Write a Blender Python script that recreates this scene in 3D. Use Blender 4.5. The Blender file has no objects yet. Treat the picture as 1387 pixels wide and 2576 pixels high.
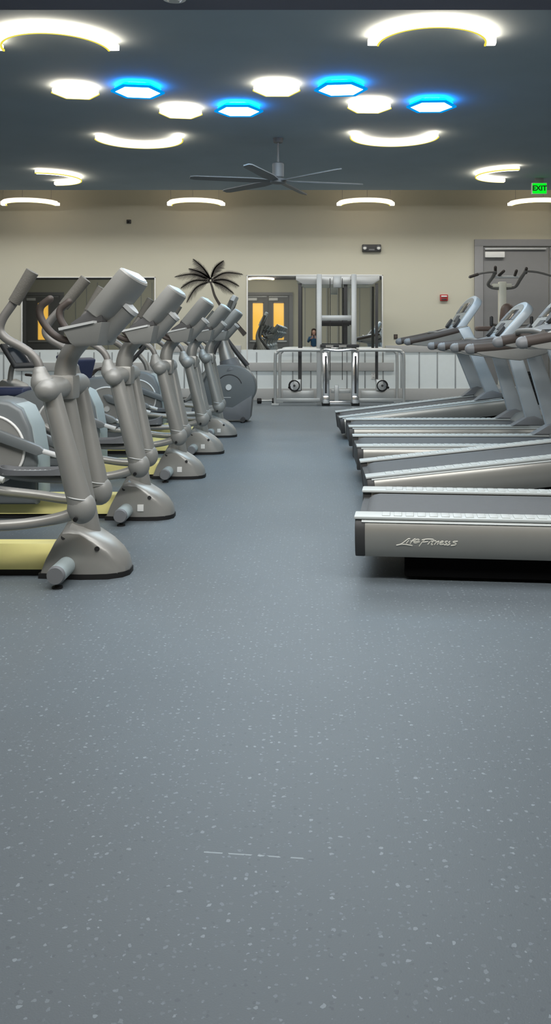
import bpy, bmesh, math, random
from mathutils import Vector, Matrix
random.seed(7)
S = bpy.context.scene
COL = S.collection
PI = math.pi
F = 2250.0          # focal length in pixels of the 1387x2576 frame
CX, CY = 790.0, 848.0
H = 1.1             # camera height
WALL = 15.6         # back wall distance

def at(px, py, Y):
    return Vector(((px - CX) * Y / F, Y, H - (py - CY) * Y / F))

# ------------------------------------------------------------------ materials
def lin(c):
    out = []
    for v in c:
        v = v / 255.0
        out.append(v / 12.92 if v <= 0.04045 else ((v + 0.055) / 1.055) ** 2.4)
    return (out[0], out[1], out[2], 1.0)

def mat(name, col, rough=0.5, metal=0.0, var=0.06, scale=12.0, bump=0.0, bscale=120.0, spec=0.5, emit=None, estr=0.0, coat=0.0):
    m = bpy.data.materials.new(name); m.use_nodes = True
    nt = m.node_tree; b = nt.nodes['Principled BSDF']
    c = lin(col)
    b.inputs['Roughness'].default_value = rough
    b.inputs['Metallic'].default_value = metal
    b.inputs['Specular IOR Level'].default_value = spec
    b.inputs['Coat Weight'].default_value = coat
    tc = nt.nodes.new('ShaderNodeTexCoord')
    n = nt.nodes.new('ShaderNodeTexNoise'); n.inputs['Scale'].default_value = scale; n.inputs['Detail'].default_value = 4
    nt.links.new(tc.outputs['Object'], n.inputs['Vector'])
    r = nt.nodes.new('ShaderNodeMix'); r.data_type = 'RGBA'
    r.inputs[6].default_value = tuple(max(0, v * (1 - var)) for v in c[:3]) + (1,)
    r.inputs[7].default_value = tuple(min(1, v * (1 + var)) for v in c[:3]) + (1,)
    nt.links.new(n.outputs['Fac'], r.inputs[0])
    nt.links.new(r.outputs[2], b.inputs['Base Color'])
    if bump:
        n2 = nt.nodes.new('ShaderNodeTexNoise'); n2.inputs['Scale'].default_value = bscale
        nt.links.new(tc.outputs['Object'], n2.inputs['Vector'])
        bp = nt.nodes.new('ShaderNodeBump'); bp.inputs['Strength'].default_value = bump; bp.inputs['Distance'].default_value = 0.004
        nt.links.new(n2.outputs['Fac'], bp.inputs['Height']); nt.links.new(bp.outputs['Normal'], b.inputs['Normal'])
    if emit:
        b.inputs['Emission Color'].default_value = lin(emit); b.inputs['Emission Strength'].default_value = estr
    return m

M = {}
M['silver'] = mat('warm_silver_paint', (154, 153, 148), 0.36, 0.4, 0.07, 9, 0.03)
M['silver_dark'] = mat('grey_plastic', (140, 140, 136), 0.42, 0.15, 0.08, 8, 0.05)
M['silver_lite'] = mat('pale_grey_plastic', (192, 194, 192), 0.4, 0.0, 0.05)
M['grey'] = mat('mid_grey_plastic', (112, 114, 116), 0.5, 0.0, 0.08)
M['cool'] = mat('cool_grey_shroud', (108, 113, 114), 0.42, 0.1, 0.05)
M['dark'] = mat('charcoal_plastic', (58, 58, 58), 0.55, 0.0, 0.1, 10, 0.08)
M['black'] = mat('black_rubber', (15, 15, 16), 0.7, 0.0, 0.15)
M['tube'] = mat('handle_tube_grey', (118, 116, 112), 0.45, 0.25, 0.06)
M['foam'] = mat('grip_foam', (92, 90, 84), 0.85, 0.0, 0.12, 40, 0.4, 200)
M['brown'] = mat('brown_grip', (66, 58, 53), 0.6, 0.0, 0.1, 20, 0.1)
M['yellow'] = mat('straw_yellow_enamel', (238, 229, 152), 0.32, 0.05, 0.06)
M['screen'] = mat('display_glass', (30, 36, 44), 0.12, 0.0, 0.1)
M['belt'] = mat('treadmill_belt', (84, 86, 87), 0.7, 0.0, 0.08, 30, 0.25, 300)
M['panel'] = mat('brushed_side_panel', (160, 159, 153), 0.34, 0.45, 0.05, 6)
M['strip'] = mat('pale_step_strip', (178, 183, 181), 0.45, 0.0, 0.04)
M['post'] = mat('pale_upright_paint', (176, 184, 189), 0.38, 0.15, 0.05)
M['chrome'] = mat('chrome', (225, 226, 226), 0.15, 0.9, 0.03)
M['steel'] = mat('satin_steel_frame', (186, 188, 186), 0.35, 0.35, 0.05)
M['white_steel'] = mat('cream_steel_frame', (216, 214, 198), 0.4, 0.1, 0.04)
M['navy'] = mat('navy_vinyl', (52, 58, 84), 0.5, 0.0, 0.1)
M['brownpad'] = mat('brown_vinyl', (98, 82, 74), 0.5, 0.0, 0.1)
M['redp'] = mat('red_plastic', (178, 44, 46), 0.45)
M['white'] = mat('white_plastic', (228, 228, 224), 0.45)
M['fairing'] = mat('pale_green_grey_fairing', (158, 170, 171), 0.4)
M['cap_pale'] = mat('pale_blue_grey_cap', (186, 204, 214), 0.4)
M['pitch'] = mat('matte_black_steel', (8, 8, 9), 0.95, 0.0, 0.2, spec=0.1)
M['logo'] = mat('pale_logo_print', (226, 224, 212), 0.4)
M['fan'] = mat('fan_grey', (104, 108, 110), 0.5)
M['decal'] = mat('dark_wall_decal', (66, 62, 58), 0.8, 0.0, 0.18, 14)
M['trim'] = mat('grey_trim_paint', (178, 178, 175), 0.5, 0.0, 0.04)
M['door'] = mat('grey_door_paint', (122, 122, 121), 0.5, 0.0, 0.04)
M['frame'] = mat('grey_door_frame', (140, 140, 140), 0.5, 0.0, 0.04)
M['wainscot'] = mat('white_panelling', (226, 233, 232), 0.5, 0.0, 0.03)
M['batten'] = mat('grey_batten', (150, 154, 154), 0.5, 0.0, 0.03)
M['wall'] = mat('tan_wall_paint', (200, 197, 179), 0.75, 0.0, 0.03, 1.5, 0.06, 300, 0.2)
M['ceil'] = mat('dark_ceiling_paint', (166, 180, 188), 0.85, 0.0, 0.08, 2.0, 0.1, 150, 0.1)
M['ceil2'] = mat('unlit_ceiling_tone', (118, 120, 132), 0.9, 0.0, 0.1, 2.0, 0.1, 150, 0.1)  # darker tone paints in the unlit zone of the near ceiling
M['ceil3'] = mat('upper_ceiling_paint', (160, 160, 154), 0.85, 0.0, 0.04, 2.0, 0, 1, 0.1)
M['amber'] = mat('amber_lit_glass', (235, 180, 80), 0.3, 0.0, 0.1, 3, emit=(255, 196, 84), estr=0.75)
M['skin'] = mat('skin', (205, 160, 136), 0.55, 0.0, 0.05)
M['hair'] = mat('dark_brown_hair', (48, 34, 28), 0.5, 0.0, 0.25, 60, 0.4, 90)
M['sweater'] = mat('blue_knit', (34, 74, 104), 0.85, 0.0, 0.12, 60, 0.3, 200)
M['pants'] = mat('dark_trousers', (58, 56, 70), 0.8, 0.0, 0.1)
M['eye'] = mat('eye_dark', (30, 24, 22), 0.2)
M['lips'] = mat('lips', (170, 92, 88), 0.5)

def emission(name, col, strength):
    m = bpy.data.materials.new(name); m.use_nodes = True
    nt = m.node_tree; nt.nodes.clear()
    e = nt.nodes.new('ShaderNodeEmission'); o = nt.nodes.new('ShaderNodeOutputMaterial')
    e.inputs['Color'].default_value = lin(col); e.inputs['Strength'].default_value = strength
    nt.links.new(e.outputs[0], o.inputs[0]); return m
M['led'] = emission('white_led_diffuser', (255, 248, 236), 4.5)
M['led_fringe'] = emission('yellow_bloom_fringe', (240, 226, 84), 1.0)  # glowing yellow imitates the bloom fringe along the lights' lower edges
M['led_side'] = emission('warm_led_side', (255, 232, 205), 13.0)
M['led_b'] = emission('cool_white_led_diffuser', (235, 246, 255), 4.0)
M['led_bside'] = emission('blue_led_side', (0, 140, 255), 22.0)
M['led_bhalo'] = emission('blue_halo_rim', (0, 150, 235), 1.0)  # glowing blue imitates the halo around the hexagons
M['exit'] = emission('green_exit_panel', (10, 235, 40), 1.1)
M['exit_txt'] = mat('dark_green_lettering', (6, 70, 22), 0.5)

def mirror_mat():
    m = bpy.data.materials.new('mirror_glass'); m.use_nodes = True
    b = m.node_tree.nodes['Principled BSDF']
    b.inputs['Base Color'].default_value = (0.86, 0.89, 0.87, 1); b.inputs['Metallic'].default_value = 1.0
    b.inputs['Roughness'].default_value = 0.015; return m
M['mirror'] = mirror_mat()

def floor_mat():
    m = bpy.data.materials.new('speckled_rubber_floor'); m.use_nodes = True
    nt = m.node_tree; b = nt.nodes['Principled BSDF']; L = nt.links.new
    tc = nt.nodes.new('ShaderNodeTexCoord')
    wn = nt.nodes.new('ShaderNodeTexNoise'); wn.inputs['Scale'].default_value = 90; L(tc.outputs['Object'], wn.inputs['Vector'])
    wm = nt.nodes.new('ShaderNodeVectorMath'); wm.operation = 'MULTIPLY_ADD'
    wm.inputs[1].default_value = (0.012, 0.012, 0.0)
    L(wn.outputs['Color'], wm.inputs[0]); L(tc.outputs['Object'], wm.inputs[2])
    def flecks(scale, size, lo):
        v = nt.nodes.new('ShaderNodeTexVoronoi'); v.inputs['Scale'].default_value = scale; v.voronoi_dimensions = '2D'
        L(wm.outputs[0], v.inputs['Vector'])
        sp = nt.nodes.new('ShaderNodeSeparateColor'); L(v.outputs['Color'], sp.inputs[0])
        rs = nt.nodes.new('ShaderNodeMapRange'); rs.inputs[1].default_value = lo; rs.inputs[2].default_value = 1.0
        rs.inputs[3].default_value = 0.0; rs.inputs[4].default_value = size; L(sp.outputs[0], rs.inputs[0])
        lt = nt.nodes.new('ShaderNodeMath'); lt.operation = 'LESS_THAN'
        L(v.outputs['Distance'], lt.inputs[0]); L(rs.outputs[0], lt.inputs[1])
        ml = nt.nodes.new('ShaderNodeMath'); ml.operation = 'MULTIPLY'; L(lt.outputs[0], ml.inputs[0]); L(sp.outputs[1], ml.inputs[1])
        return ml
    big = nt.nodes.new('ShaderNodeTexNoise'); big.inputs['Scale'].default_value = 0.8; big.inputs['Detail'].default_value = 3; L(tc.outputs['Object'], big.inputs['Vector'])
    base = nt.nodes.new('ShaderNodeMix'); base.data_type = 'RGBA'
    base.inputs[6].default_value = lin((86, 94, 99)); base.inputs[7].default_value = lin((100, 109, 114))
    L(big.outputs['Fac'], base.inputs[0])
    cur = base.outputs[2]
    for sc, sz, lo, col, k in ((46, 0.22, 0.5, (158, 170, 176), 0.55), (70, 0.26, 0.5, (128, 139, 146), 0.55), (55, 0.24, 0.6, (78, 86, 92), 0.6)):
        f = flecks(sc, sz, lo)
        km = nt.nodes.new('ShaderNodeMath'); km.operation = 'MULTIPLY'; km.inputs[1].default_value = k; L(f.outputs[0], km.inputs[0])
        mx = nt.nodes.new('ShaderNodeMix'); mx.data_type = 'RGBA'
        L(km.outputs[0], mx.inputs[0]); L(cur, mx.inputs[6]); mx.inputs[7].default_value = lin(col)
        cur = mx.outputs[2]
    sx = nt.nodes.new('ShaderNodeSeparateXYZ'); L(tc.outputs['Object'], sx.inputs[0])
    def mth(op, a, c=None):
        n = nt.nodes.new('ShaderNodeMath'); n.operation = op
        for i, q in enumerate((a, c)):
            if q is None: continue
            if isinstance(q, (int, float)): n.inputs[i].default_value = q
            else: L(q, n.inputs[i])
        return n.outputs[0]
    line = mth('ABSOLUTE', mth('SUBTRACT', sx.outputs[1], mth('ADD', 1.885, mth('MULTIPLY', sx.outputs[0], -.11))))
    inx = mth('LESS_THAN', mth('ABSOLUTE', mth('ADD', sx.outputs[0], .125)), .11)
    sn = nt.nodes.new('ShaderNodeTexNoise'); sn.inputs['Scale'].default_value = 30; L(tc.outputs['Object'], sn.inputs['Vector'])
    sc_ = mth('MULTIPLY', mth('MULTIPLY', mth('LESS_THAN', line, .0022), inx), mth('GREATER_THAN', sn.outputs['Fac'], .48))
    mx = nt.nodes.new('ShaderNodeMix'); mx.data_type = 'RGBA'; L(mth('MULTIPLY', sc_, .5), mx.inputs[0]); L(cur, mx.inputs[6]); mx.inputs[7].default_value = lin((176, 188, 192)); cur = mx.outputs[2]
    L(cur, b.inputs['Base Color'])
    b.inputs['Roughness'].default_value = 0.5; b.inputs['Specular IOR Level'].default_value = 0.35
    bn = nt.nodes.new('ShaderNodeTexNoise'); bn.inputs['Scale'].default_value = 260; L(tc.outputs['Object'], bn.inputs['Vector'])
    bp = nt.nodes.new('ShaderNodeBump'); bp.inputs['Strength'].default_value = 0.25; bp.inputs['Distance'].default_value = 0.002
    L(bn.outputs['Fac'], bp.inputs['Height']); L(bp.outputs['Normal'], b.inputs['Normal'])
    return m
M['floor'] = floor_mat()

# ------------------------------------------------------------------ mesh helpers
def catmull(pts, n):
    P = [Vector(p) for p in pts]
    if n <= 1 or len(P) < 3: return P, [i for i in range(len(P))]
    out, par = [], []
    for i in range(len(P) - 1):
        p0 = P[i - 1] if i else P[0] * 2 - P[1]
        p1, p2 = P[i], P[i + 1]
        p3 = P[i + 2] if i + 2 < len(P) else P[-1] * 2 - P[-2]
        for k in range(n):
            t = k / n
            out.append(0.5 * ((2 * p1) + (p2 - p0) * t + (2 * p0 - 5 * p1 + 4 * p2 - p3) * t * t + (3 * p1 - p0 - 3 * p2 + p3) * t ** 3))
            par.append(i + t)
    out.append(P[-1]); par.append(len(P) - 1)
    return out, par

class MB:
    def __init__(self): self.bm = bmesh.new()
    def _add(self, bm, mx=None):
        if mx is not None: bm.transform(mx)
        me = bpy.data.meshes.new('tmp'); bm.to_mesh(me); bm.free()
        self.bm.from_mesh(me); bpy.data.meshes.remove(me)
        return self
    def box(self, x0, x1, y0, y1, z0, z1, bev=0.0, mx=None, seg=2):
        b = bmesh.new(); bmesh.ops.create_cube(b, size=1)
        for v in b.verts:
            v.co = Vector(((x0 + x1) / 2 + v.co.x * (x1 - x0), (y0 + y1) / 2 + v.co.y * (y1 - y0), (z0 + z1) / 2 + v.co.z * (z1 - z0)))
        if bev: bmesh.ops.bevel(b, geom=b.edges[:], offset=bev, segments=seg, affect='EDGES', profile=0.6)
        return self._add(b, mx)
    def prism(self, prof, a0, a1, bev=0.0, axis='y', seg=2, mx=None):
        b = bmesh.new()
        def put(p, a):
            if axis == 'y': return Vector((p[0], a, p[1]))
            if axis == 'x': return Vector((a, p[0], p[1]))
            return Vector((p[0], p[1], a))
        A = [b.verts.new(put(p, a0)) for p in prof]; B = [b.verts.new(put(p, a1)) for p in prof]
        n = len(prof)
        fa = b.faces.new(A); fb = b.faces.new(B[::-1])
        for i in range(n): b.faces.new((A[i], B[i], B[(i + 1) % n], A[(i + 1) % n]))
        bmesh.ops.recalc_face_normals(b, faces=b.faces[:])
        if bev:
            ed = [e for e in b.edges if (e.verts[0] in A and e.verts[1] in A) or (e.verts[0] in B and e.verts[1] in B)]
            bmesh.ops.bevel(b, geom=ed, offset=bev, segments=seg, affect='EDGES', profile=0.5, clamp_overlap=True)
        return self._add(b, mx)
    def loft(self, rings, caps=True, closed=True):
        b = bmesh.new(); R = [[b.verts.new(Vector(p)) for p in r] for r in rings]
        n = len(R[0])
        for i in range(len(R) - 1):
            for j in range(n if closed else n - 1):
                k = (j + 1) % n
                try: b.faces.new((R[i][j], R[i][k], R[i + 1][k], R[i + 1][j]))
                except ValueError: pass
        if caps:
            b.faces.new(R[0][::-1]); b.faces.new(R[-1])
        bmesh.ops.recalc_face_normals(b, faces=b.faces[:])
        return self._add(b)
    def tube(self, pts, r, seg=14, n=1, round0=False, round1=False, sx=1.0, up=None):
        P, par = catmull(pts, n)
        if not isinstance(r, (list, tuple)): rr = [r] * len(P)
        else:
            rr = []
            for t in par:
                i = min(int(t), len(r) - 2); f = t - i
                rr.append(r[i] * (1 - f) + r[i + 1] * f)
        tang = []
        for i in range(len(P)):
            a = P[max(i - 1, 0)]; c = P[min(i + 1, len(P) - 1)]
            tang.append((c - a).normalized())
        def rounded(p, t, rad, sgn):
            return [(p + t * sgn * rad * math.sin(q), rad * math.cos(q)) for q in (0.45, 0.9, 1.3)]
        pts2, rad2, tan2 = list(P), list(rr), list(tang)
        if round1:
            for p, q in rounded(P[-1], tang[-1], rr[-1], 1): pts2.append(p); rad2.append(q); tan2.append(tang[-1])
        if round0:
            for p, q in rounded(P[0], tang[0], rr[0], -1): pts2.insert(0, p); rad2.insert(0, q); tan2.insert(0, tang[0])
        t0 = tan2[0]
        ref = Vector(up) if up else (Vector((0, 0, 1)) if abs(t0.z) < 0.9 else Vector((0, 1, 0)))
        nrm = (ref - t0 * ref.dot(t0)).normalized()
        rings = []
        for p, q, t in zip(pts2, rad2, tan2):
            nrm = (nrm - t * nrm.dot(t)).normalized(); bi = t.cross(nrm)
            rings.append([p + nrm * q * math.sin(2 * PI * k / seg) + bi * q * sx * math.cos(2 * PI * k / seg) for k in range(seg)])
        return self.loft(rings)
    def ball(self, c, r, seg=18, mx=None):
        b = bmesh.new(); bmesh.ops.create_uvsphere(b, u_segments=seg, v_segments=seg // 2 + 2, radius=1)
        if not isinstance(r, (list, tuple)): r = (r, r, r)
        for v in b.verts: v.co = Vector((c[0] + v.co.x * r[0], c[1] + v.co.y * r[1], c[2] + v.co.z * r[2]))
        return self._add(b, mx)
    def cyl(self, a, c, r, seg=24, r2=None, bev=0.0):
        a, c = Vector(a), Vector(c); d = (c - a).normalized(); L = (c - a).length
        if r2 is None: r2 = r
        if bev: return self.tube([a, a + d * 0.0001, a + d * bev, c - d * bev, c - d * 0.0001, c], [0.001, r - bev, r, r2, r2 - bev, 0.001], seg)
        return self.tube([a, c], [r, r2], seg)
    def ring(self, c, R, r, axis='y', seg=40, a0=0.0, a1=2 * PI):
        pts = []
        full = abs(a1 - a0 - 2 * PI) < 1e-6
        for k in range(seg + 1):
            t = a0 + (a1 - a0) * k / seg
            if axis == 'y': pts.append((c[0] + R * math.cos(t), c[1], c[2] + R * math.sin(t)))
            else: pts.append((c[0] + R * math.cos(t), c[1] + R * math.sin(t), c[2]))
        return self.tube(pts, r, 8)
    def poly(self, pts):
        b = bmesh.new(); b.faces.new([b.verts.new(Vector(p)) for p in pts]); return self._add(b)
    def build(self, name, m, parent=None, off=None, sharp=38):
        me = bpy.data.meshes.new(name)
        if off is not None: bmesh.ops.translate(self.bm, verts=self.bm.verts[:], vec=-Vector(off))
        self.bm.to_mesh(me); self.bm.free()
        me.materials.append(M[m] if isinstance(m, str) else m)
        for p in me.polygons: p.use_smooth = True
        me.set_sharp_from_angle(angle=math.radians(sharp))
        o = bpy.data.objects.new(name, me); COL.objects.link(o)
        if parent is not None: o.parent = parent
        return o

def tag(o, label, cat, group=None, kind=None):
    o['label'] = label; o['category'] = cat
    if group: o['group'] = group
    if kind: o['kind'] = kind
    return o
def struct(o): o['kind'] = 'structure'; return o
def thing(name, label, cat, loc, rz=0.0, group=None):
    o = bpy.data.objects.new(name, None); COL.objects.link(o)
    o.empty_display_size = 0.1
    o.location = loc; o.rotation_euler = (0, 0, rz)
    return tag(o, label, cat, group)
def copy_tree(o, parent=None):
    c = o.copy(); COL.objects.link(c)
    if parent is not None: c.parent = parent
    for ch in list(o.children): copy_tree(ch, c)
    return c

# ------------------------------------------------------------------ room
XL, XR, YF = -12.5, 8.0, -3.2
ZC, ZU = 3.366, 4.3            # dark ceiling, upper ceiling near the wall
YD, YE = 2250 * (3.366 - .06 - H) / (CY - 25), 2250 * (3.366 - H) / (CY - 478)          # ceiling tone change, end of dark ceiling
struct(MB().box(XL, XR, YF, WALL, -0.1, 0.0).build('floor', 'floor'))
struct(MB().box(XL, XR, YD, YE, ZC, ZC + 0.05).build('ceiling', 'ceil'))
struct(MB().box(XL, XR, YF, YD, ZC - 0.06, ZC + 0.05).build('ceiling', 'ceil2'))
struct(MB().box(XL, XR, YE, WALL, ZU, ZU + 0.1).build('ceiling', 'ceil3'))
struct(MB().box(XL, XR, YE - 0.05, YE, ZC + 0.04, ZU + 0.1).build('trim_1', 'ceil'))
struct(MB().box(XL - .1, XR + .1, WALL, WALL + 0.1, -0.1, ZU + 0.1).build('wall_back', 'wall'))
struct(MB().box(XL - 0.1, XL, YF, WALL, -0.1, ZU + 0.1).build('wall_left', 'wall'))
struct(MB().box(XR, XR + 0.1, YF, WALL, -0.1, ZU + 0.1).build('wall_right', 'wall'))
struct(MB().box(XL - .1, XR + .1, YF - 0.1, YF, -0.1, ZU + 0.1).build('wall_front', 'wall'))
sW = F / WALL
def wx(px): return (px - CX) / sW
def wz(py): return H - (py - CY) / sW
# wainscot on the back wall
DX0 = wx(1191)
struct(MB().box(XL, DX0, WALL - 0.014, WALL, 0.16, wz(880)).build('trim_2', 'wainscot'))
m = MB()
k = 0
x = wx(1055) - 0.315 * 45
while x < DX0 - 0.05:
    if x > XL + 0.05: m.box(x - 0.011, x + 0.011, WALL - 0.02, WALL - 0.012, 0.17, wz(886), 0.002)
    x += 0.315
struct(m.build('trim_3', 'batten'))
for a, b_ in ((XL, -5.2), (-2.66, -1.27), (wx(970), DX0)):
    struct(MB().box(a, b_, WALL - 0.035, WALL, wz(886), wz(869), 0.004).build('trim_4', 'trim'))
for a, b_ in ((-5.2, -2.66), (-1.27, wx(991))):
    struct(MB().box(a, b_, WALL - 0.045, WALL, wz(933), wz(912), 0.004).build('trim_5', 'trim'))
struct(MB().box(XL, DX0, WALL - 0.03, WALL, 0.0, wz(977), 0.004).build('baseboard_back', 'trim'))
struct(MB().box(XL, XR, YF, YF + 0.03, 0.0, 0.2, 0.004).build('baseboard_front', 'trim'))
m = MB()
x = XL + 0.4
while x < XR: 
    if not (-2.7 < x < -0.7) and not (-11.3 < x < -9.5): m.box(x - 0.012, x + 0.012, YF, YF + 0.01, 0.2, 3.2)
    x += 0.42
struct(m.build('trim_6', 'batten'))

# mirrors (things fixed to the wall)
def mirror(x0, x1, y0, y1, label):
    a, b_ = wx(x0), wx(x1); z1, z0 = wz(y0), wz(y1)
    t = thing('wall_mirror', label, 'mirror', ((a + b_) / 2, WALL - 0.001, z0))
    MB().box(a, b_, WALL - 0.012, WALL - 0.001, z0, z1).build('mirror_glass', 'mirror', t, t.location)
    f = 0.022
    m = MB()
    m.box(a - f, a, WALL - 0.02, WALL - 0.001, z0, z1 + f * .7, 0.003); m.box(b_, b_ + f, WALL - 0.02, WALL - 0.001, z0, z1 + f * .7, 0.003)
    m.box(a - f, b_ + f, WALL - 0.02, WALL - 0.001, z1, z1 + f * 0.7, 0.003)
    m.build('mirror_frame', 'white', t, t.location)
mirror(624, 961, 694, 911, 'large rectangular wall mirror behind the cable weight rack')
mirror(57, 389, 699, 906, 'wide wall mirror on the left behind the ellipticals')

# doors
def door(n, X0, X1, ztop, Y, sgn, windows, leafs=2, closer=True):
    """sgn -1: door faces -Y (back wall); +1: faces +Y (front wall)."""
    t = bpy.data.objects.new('door_%d' % n, None); COL.objects.link(t); t.location = ((X0 + X1) / 2, Y, 0); struct(t)
    y0, y1 = sorted((Y, Y + sgn * 0.03))
    m = MB(); fw = 0.15; yf0, yf1 = sorted((Y, Y + sgn * 0.06))
    m.box(X0 - fw, X0, yf0, yf1, 0, ztop, 0.004); m.box(X1, X1 + fw, yf0, yf1, 0, ztop, 0.004); m.box(X0 - fw, X1 + fw, yf0, yf1, ztop, ztop + 0.12, 0.006)
    m.build('door_frame', 'frame', t, t.location)
    w = (X1 - X0) / leafs
    for i in range(leafs):
        a, b_ = X0 + i * w + 0.006, X0 + (i + 1) * w - 0.006
        lf = MB().box(a, b_, y0, y1, 0.01, ztop - 0.008, 0.004).build('door_leaf', 'door', t, t.location)
        if windows:
            c = a + (b_ - a) * 0.5; wy0, wy1 = sorted((Y + sgn * 0.029, Y + sgn * 0.036))
            MB().box(c - 0.2, c + 0.2, wy0, wy1, 1.0, 2.4, 0.003).build('window_pane', 'amber', lf, t.location)
            wb0, wb1 = sorted((Y + sgn * 0.029, Y + sgn * 0.045))
            g = MB()
            for q in (-1, 1): g.box(c + q * 0.215 - 0.02, c + q * 0.215 + 0.02, wb0, wb1, 0.97, 2.43)
            g.box(c - 0.23, c + 0.23, wb0, wb1, 0.96, 1.0); g.box(c - 0.23, c + 0.23, wb0, wb1, 2.4, 2.44)
            g.build('window_bead', 'frame', lf, t.location)
        p0, p1 = sorted((Y + sgn * 0.03, Y + sgn * 0.09))
        MB().box(a + 0.08, b_ - 0.08, p0, p1, 0.9, 0.96, 0.012).build('push_bar', 'steel', lf, t.location)
        if closer:
            c0, c1 = sorted((Y + sgn * 0.03, Y + sgn * 0.1))
            MB().box(a + 0.02, a + 0.36, c0, c1, ztop - 0.2, ztop - 0.1, 0.008).build('door_closer', 'white', lf, t.location)
            r0, r1 = sorted((Y + sgn * 0.05, Y + sgn * 0.075))
            MB().box(a + 0.02, b_ - 0.05, r0, r1, ztop - 0.065, ztop - 0.035, 0.005).build('closer_track', 'steel', lf, t.location)
    return t
door(1, wx(1215), wx(1215) + 2.3, wz(620), WALL, -1, False)
door(2, -2.55, -0.95, 2.70, YF, 1, True)
door(3, -11.05, -9.75, 2.70, YF, 1, True, 1)

# ------------------------------------------------------------------ palm decal on the wall
YD_ = WALL - 0.004
def palm():
    t = thing('palm_wall_decal', 'dark palm tree silhouette decal on the tan back wall', 'wall decal', tuple(at(533, 715, YD_)))
    def ribbon(pts, ws, name, y=YD_):
        P, par = catmull([(a, b_, 0) for a, b_ in pts], 8)
        m = MB(); rings = []
        for i, (p, q) in enumerate(zip(P, par)):
            d = (P[min(i + 1, len(P) - 1)] - P[max(i - 1, 0)]).normalized(); nn = Vector((-d.y, d.x, 0))
            j = min(int(q), len(ws) - 2); w = ws[j] + (ws[j + 1] - ws[j]) * (q - j)
            a, b_ = p + nn * w, p - nn * w
            A, B = at(a.x, a.y, y), at(b_.x, b_.y, y)
            rings.append([A, B, B + Vector((0, 0.003, 0)), A + Vector((0, 0.003, 0))])
        m.loft(rings); return m
    ribbon([(529, 708), (534, 722), (541, 745), (556, 770), (575, 793), (594, 815), (617, 842)], [2.2, 2.6, 3.0, 3.6, 4.2, 5.0, 6.0], 't').build('trunk', 'decal', t, t.location)
    fr = [((530, 702), (515, 672), (487, 652)), ((530, 702), (508, 682), (476, 676)), ((528, 704), (488, 680), (441, 696)),
          ((528, 706), (482, 698), (456, 724)), ((528, 708), (488, 714), (470, 760)),
          ((531, 702), (536, 670), (562, 656)), ((532, 704), (562, 676), (610, 690)), ((532, 706), (570, 696), (601, 719)),
          ((532, 708), (560, 712), (588, 738))]
    for f in fr:
        a, c, e = [Vector((q[0], q[1])) for q in f]
        m = ribbon([f[0], tuple(0.25 * a + 0.5 * c + 0.25 * e), f[2]], [2.2, 1.7, 0.7], 'f')
        n = 22
        for i in range(2, n + 1):
            s = i / n
            p = (1 - s) ** 2 * a + 2 * s * (1 - s) * c + s * s * e
            d = (2 * (1 - s) * (c - a) + 2 * s * (e - c)).normalized()
            nn = Vector((-d.y, d.x))
            for sg in (-1, 1):
                side = nn * sg
                down = side.y > 0
                Ln = (24 if down else 10) * math.sin(PI * (0.12 + 0.86 * s)) ** 0.7 * random.uniform(0.8, 1.1)
                tip = p + (side * 0.62 + d * 0.75 + Vector((0, 0.35 if down else 0.0))).normalized() * Ln
                w = d * 1.4
                q1, q2 = p - w, p + w
                A, B, C_ = at(q1.x, q1.y, YD_), at(q2.x, q2.y, YD_), at(tip.x, tip.y, YD_)
                m.poly([A, B, C_]) if sg > 0 else m.poly([B, A, C_])
        m.build('frond', 'decal', t, t.location)
palm()

# ------------------------------------------------------------------ wall fittings
def emergency():
    c = at(935, 625, WALL); t = thing('emergency_light', 'dark twin-head emergency light high on the back wall', 'emergency light', (c.x, WALL + .003, c.z))
    MB().box(-.165, .165, -.07, 0, -.065, .065, .015).build('housing', 'dark', t)
    for s in (-1, 1):
        h = MB().cyl((s * .12, -.068, .01), (s * .12, -.1, 0), .038, 20, .042).build('lamp_head', 'grey', t)
        MB().ball((s * .12, -.1, 0), (.03, .008, .03), 14).build('lens', 'white', h)
    MB().box(-.05, .05, -.074, -.068, -.04, -.015, .002).build('status_panel', 'grey', t)
emergency()
def alarm():
    c = at(1117, 749, WALL); t = thing('fire_alarm_strobe', 'small red fire alarm box on the tan back wall', 'fire alarm', (c.x, WALL + .003, c.z))
    MB().box(-.068, .068, -.045, 0, -.055, .055, .008).build('housing', 'redp', t)
    MB().box(-.05, .05, -.06, -.044, .012, .036, .004).build('strobe_lens', 'white', t)
    MB().box(-.045, .045, -.052, -.044, -.04, -.02, .003).build('sounder_grille', 'dark', t)
alarm()
def small_wall():
    c = at(996, 847, WALL); t = thing('wall_switch', 'small brown switch plate just above the wainscot rail', 'switch', (c.x, WALL + .003, c.z))
    MB().box(-.034, .034, -.012, 0, -.042, .042, .004).build('plate', 'brown', t); MB().box(-.012, .012, -.02, -.011, -.02, .02, .003).build('toggle', 'brownpad', t)
    c = at(325, 558, WALL); t = thing('motion_sensor', 'tiny dark square sensor high on the back wall', 'sensor', (c.x, WALL + .003, c.z))
    MB().box(-.038, .038, -.05, 0, -.034, .034, .008).build('housing', 'dark', t); MB().ball((0, -.05, -.008), (.02, .012, .016), 12).build('lens', 'black', t)
    c = at(1003, 942, WALL); 
    t = thing('wall_outlet', 'white outlet plate on the panelling right of the weight rack', 'outlet', (wx(940), WALL - .014, wz(945)))
    MB().box(-.036, .036, -.008, 0, -.058, .058, .003).build('plate', 'white', t)
    for z in (-.024, .024): MB().box(-.016, .016, -.011, -.007, z - .014, z + .014, .003).build('socket', 'silver_lite', t)
small_wall()
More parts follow.
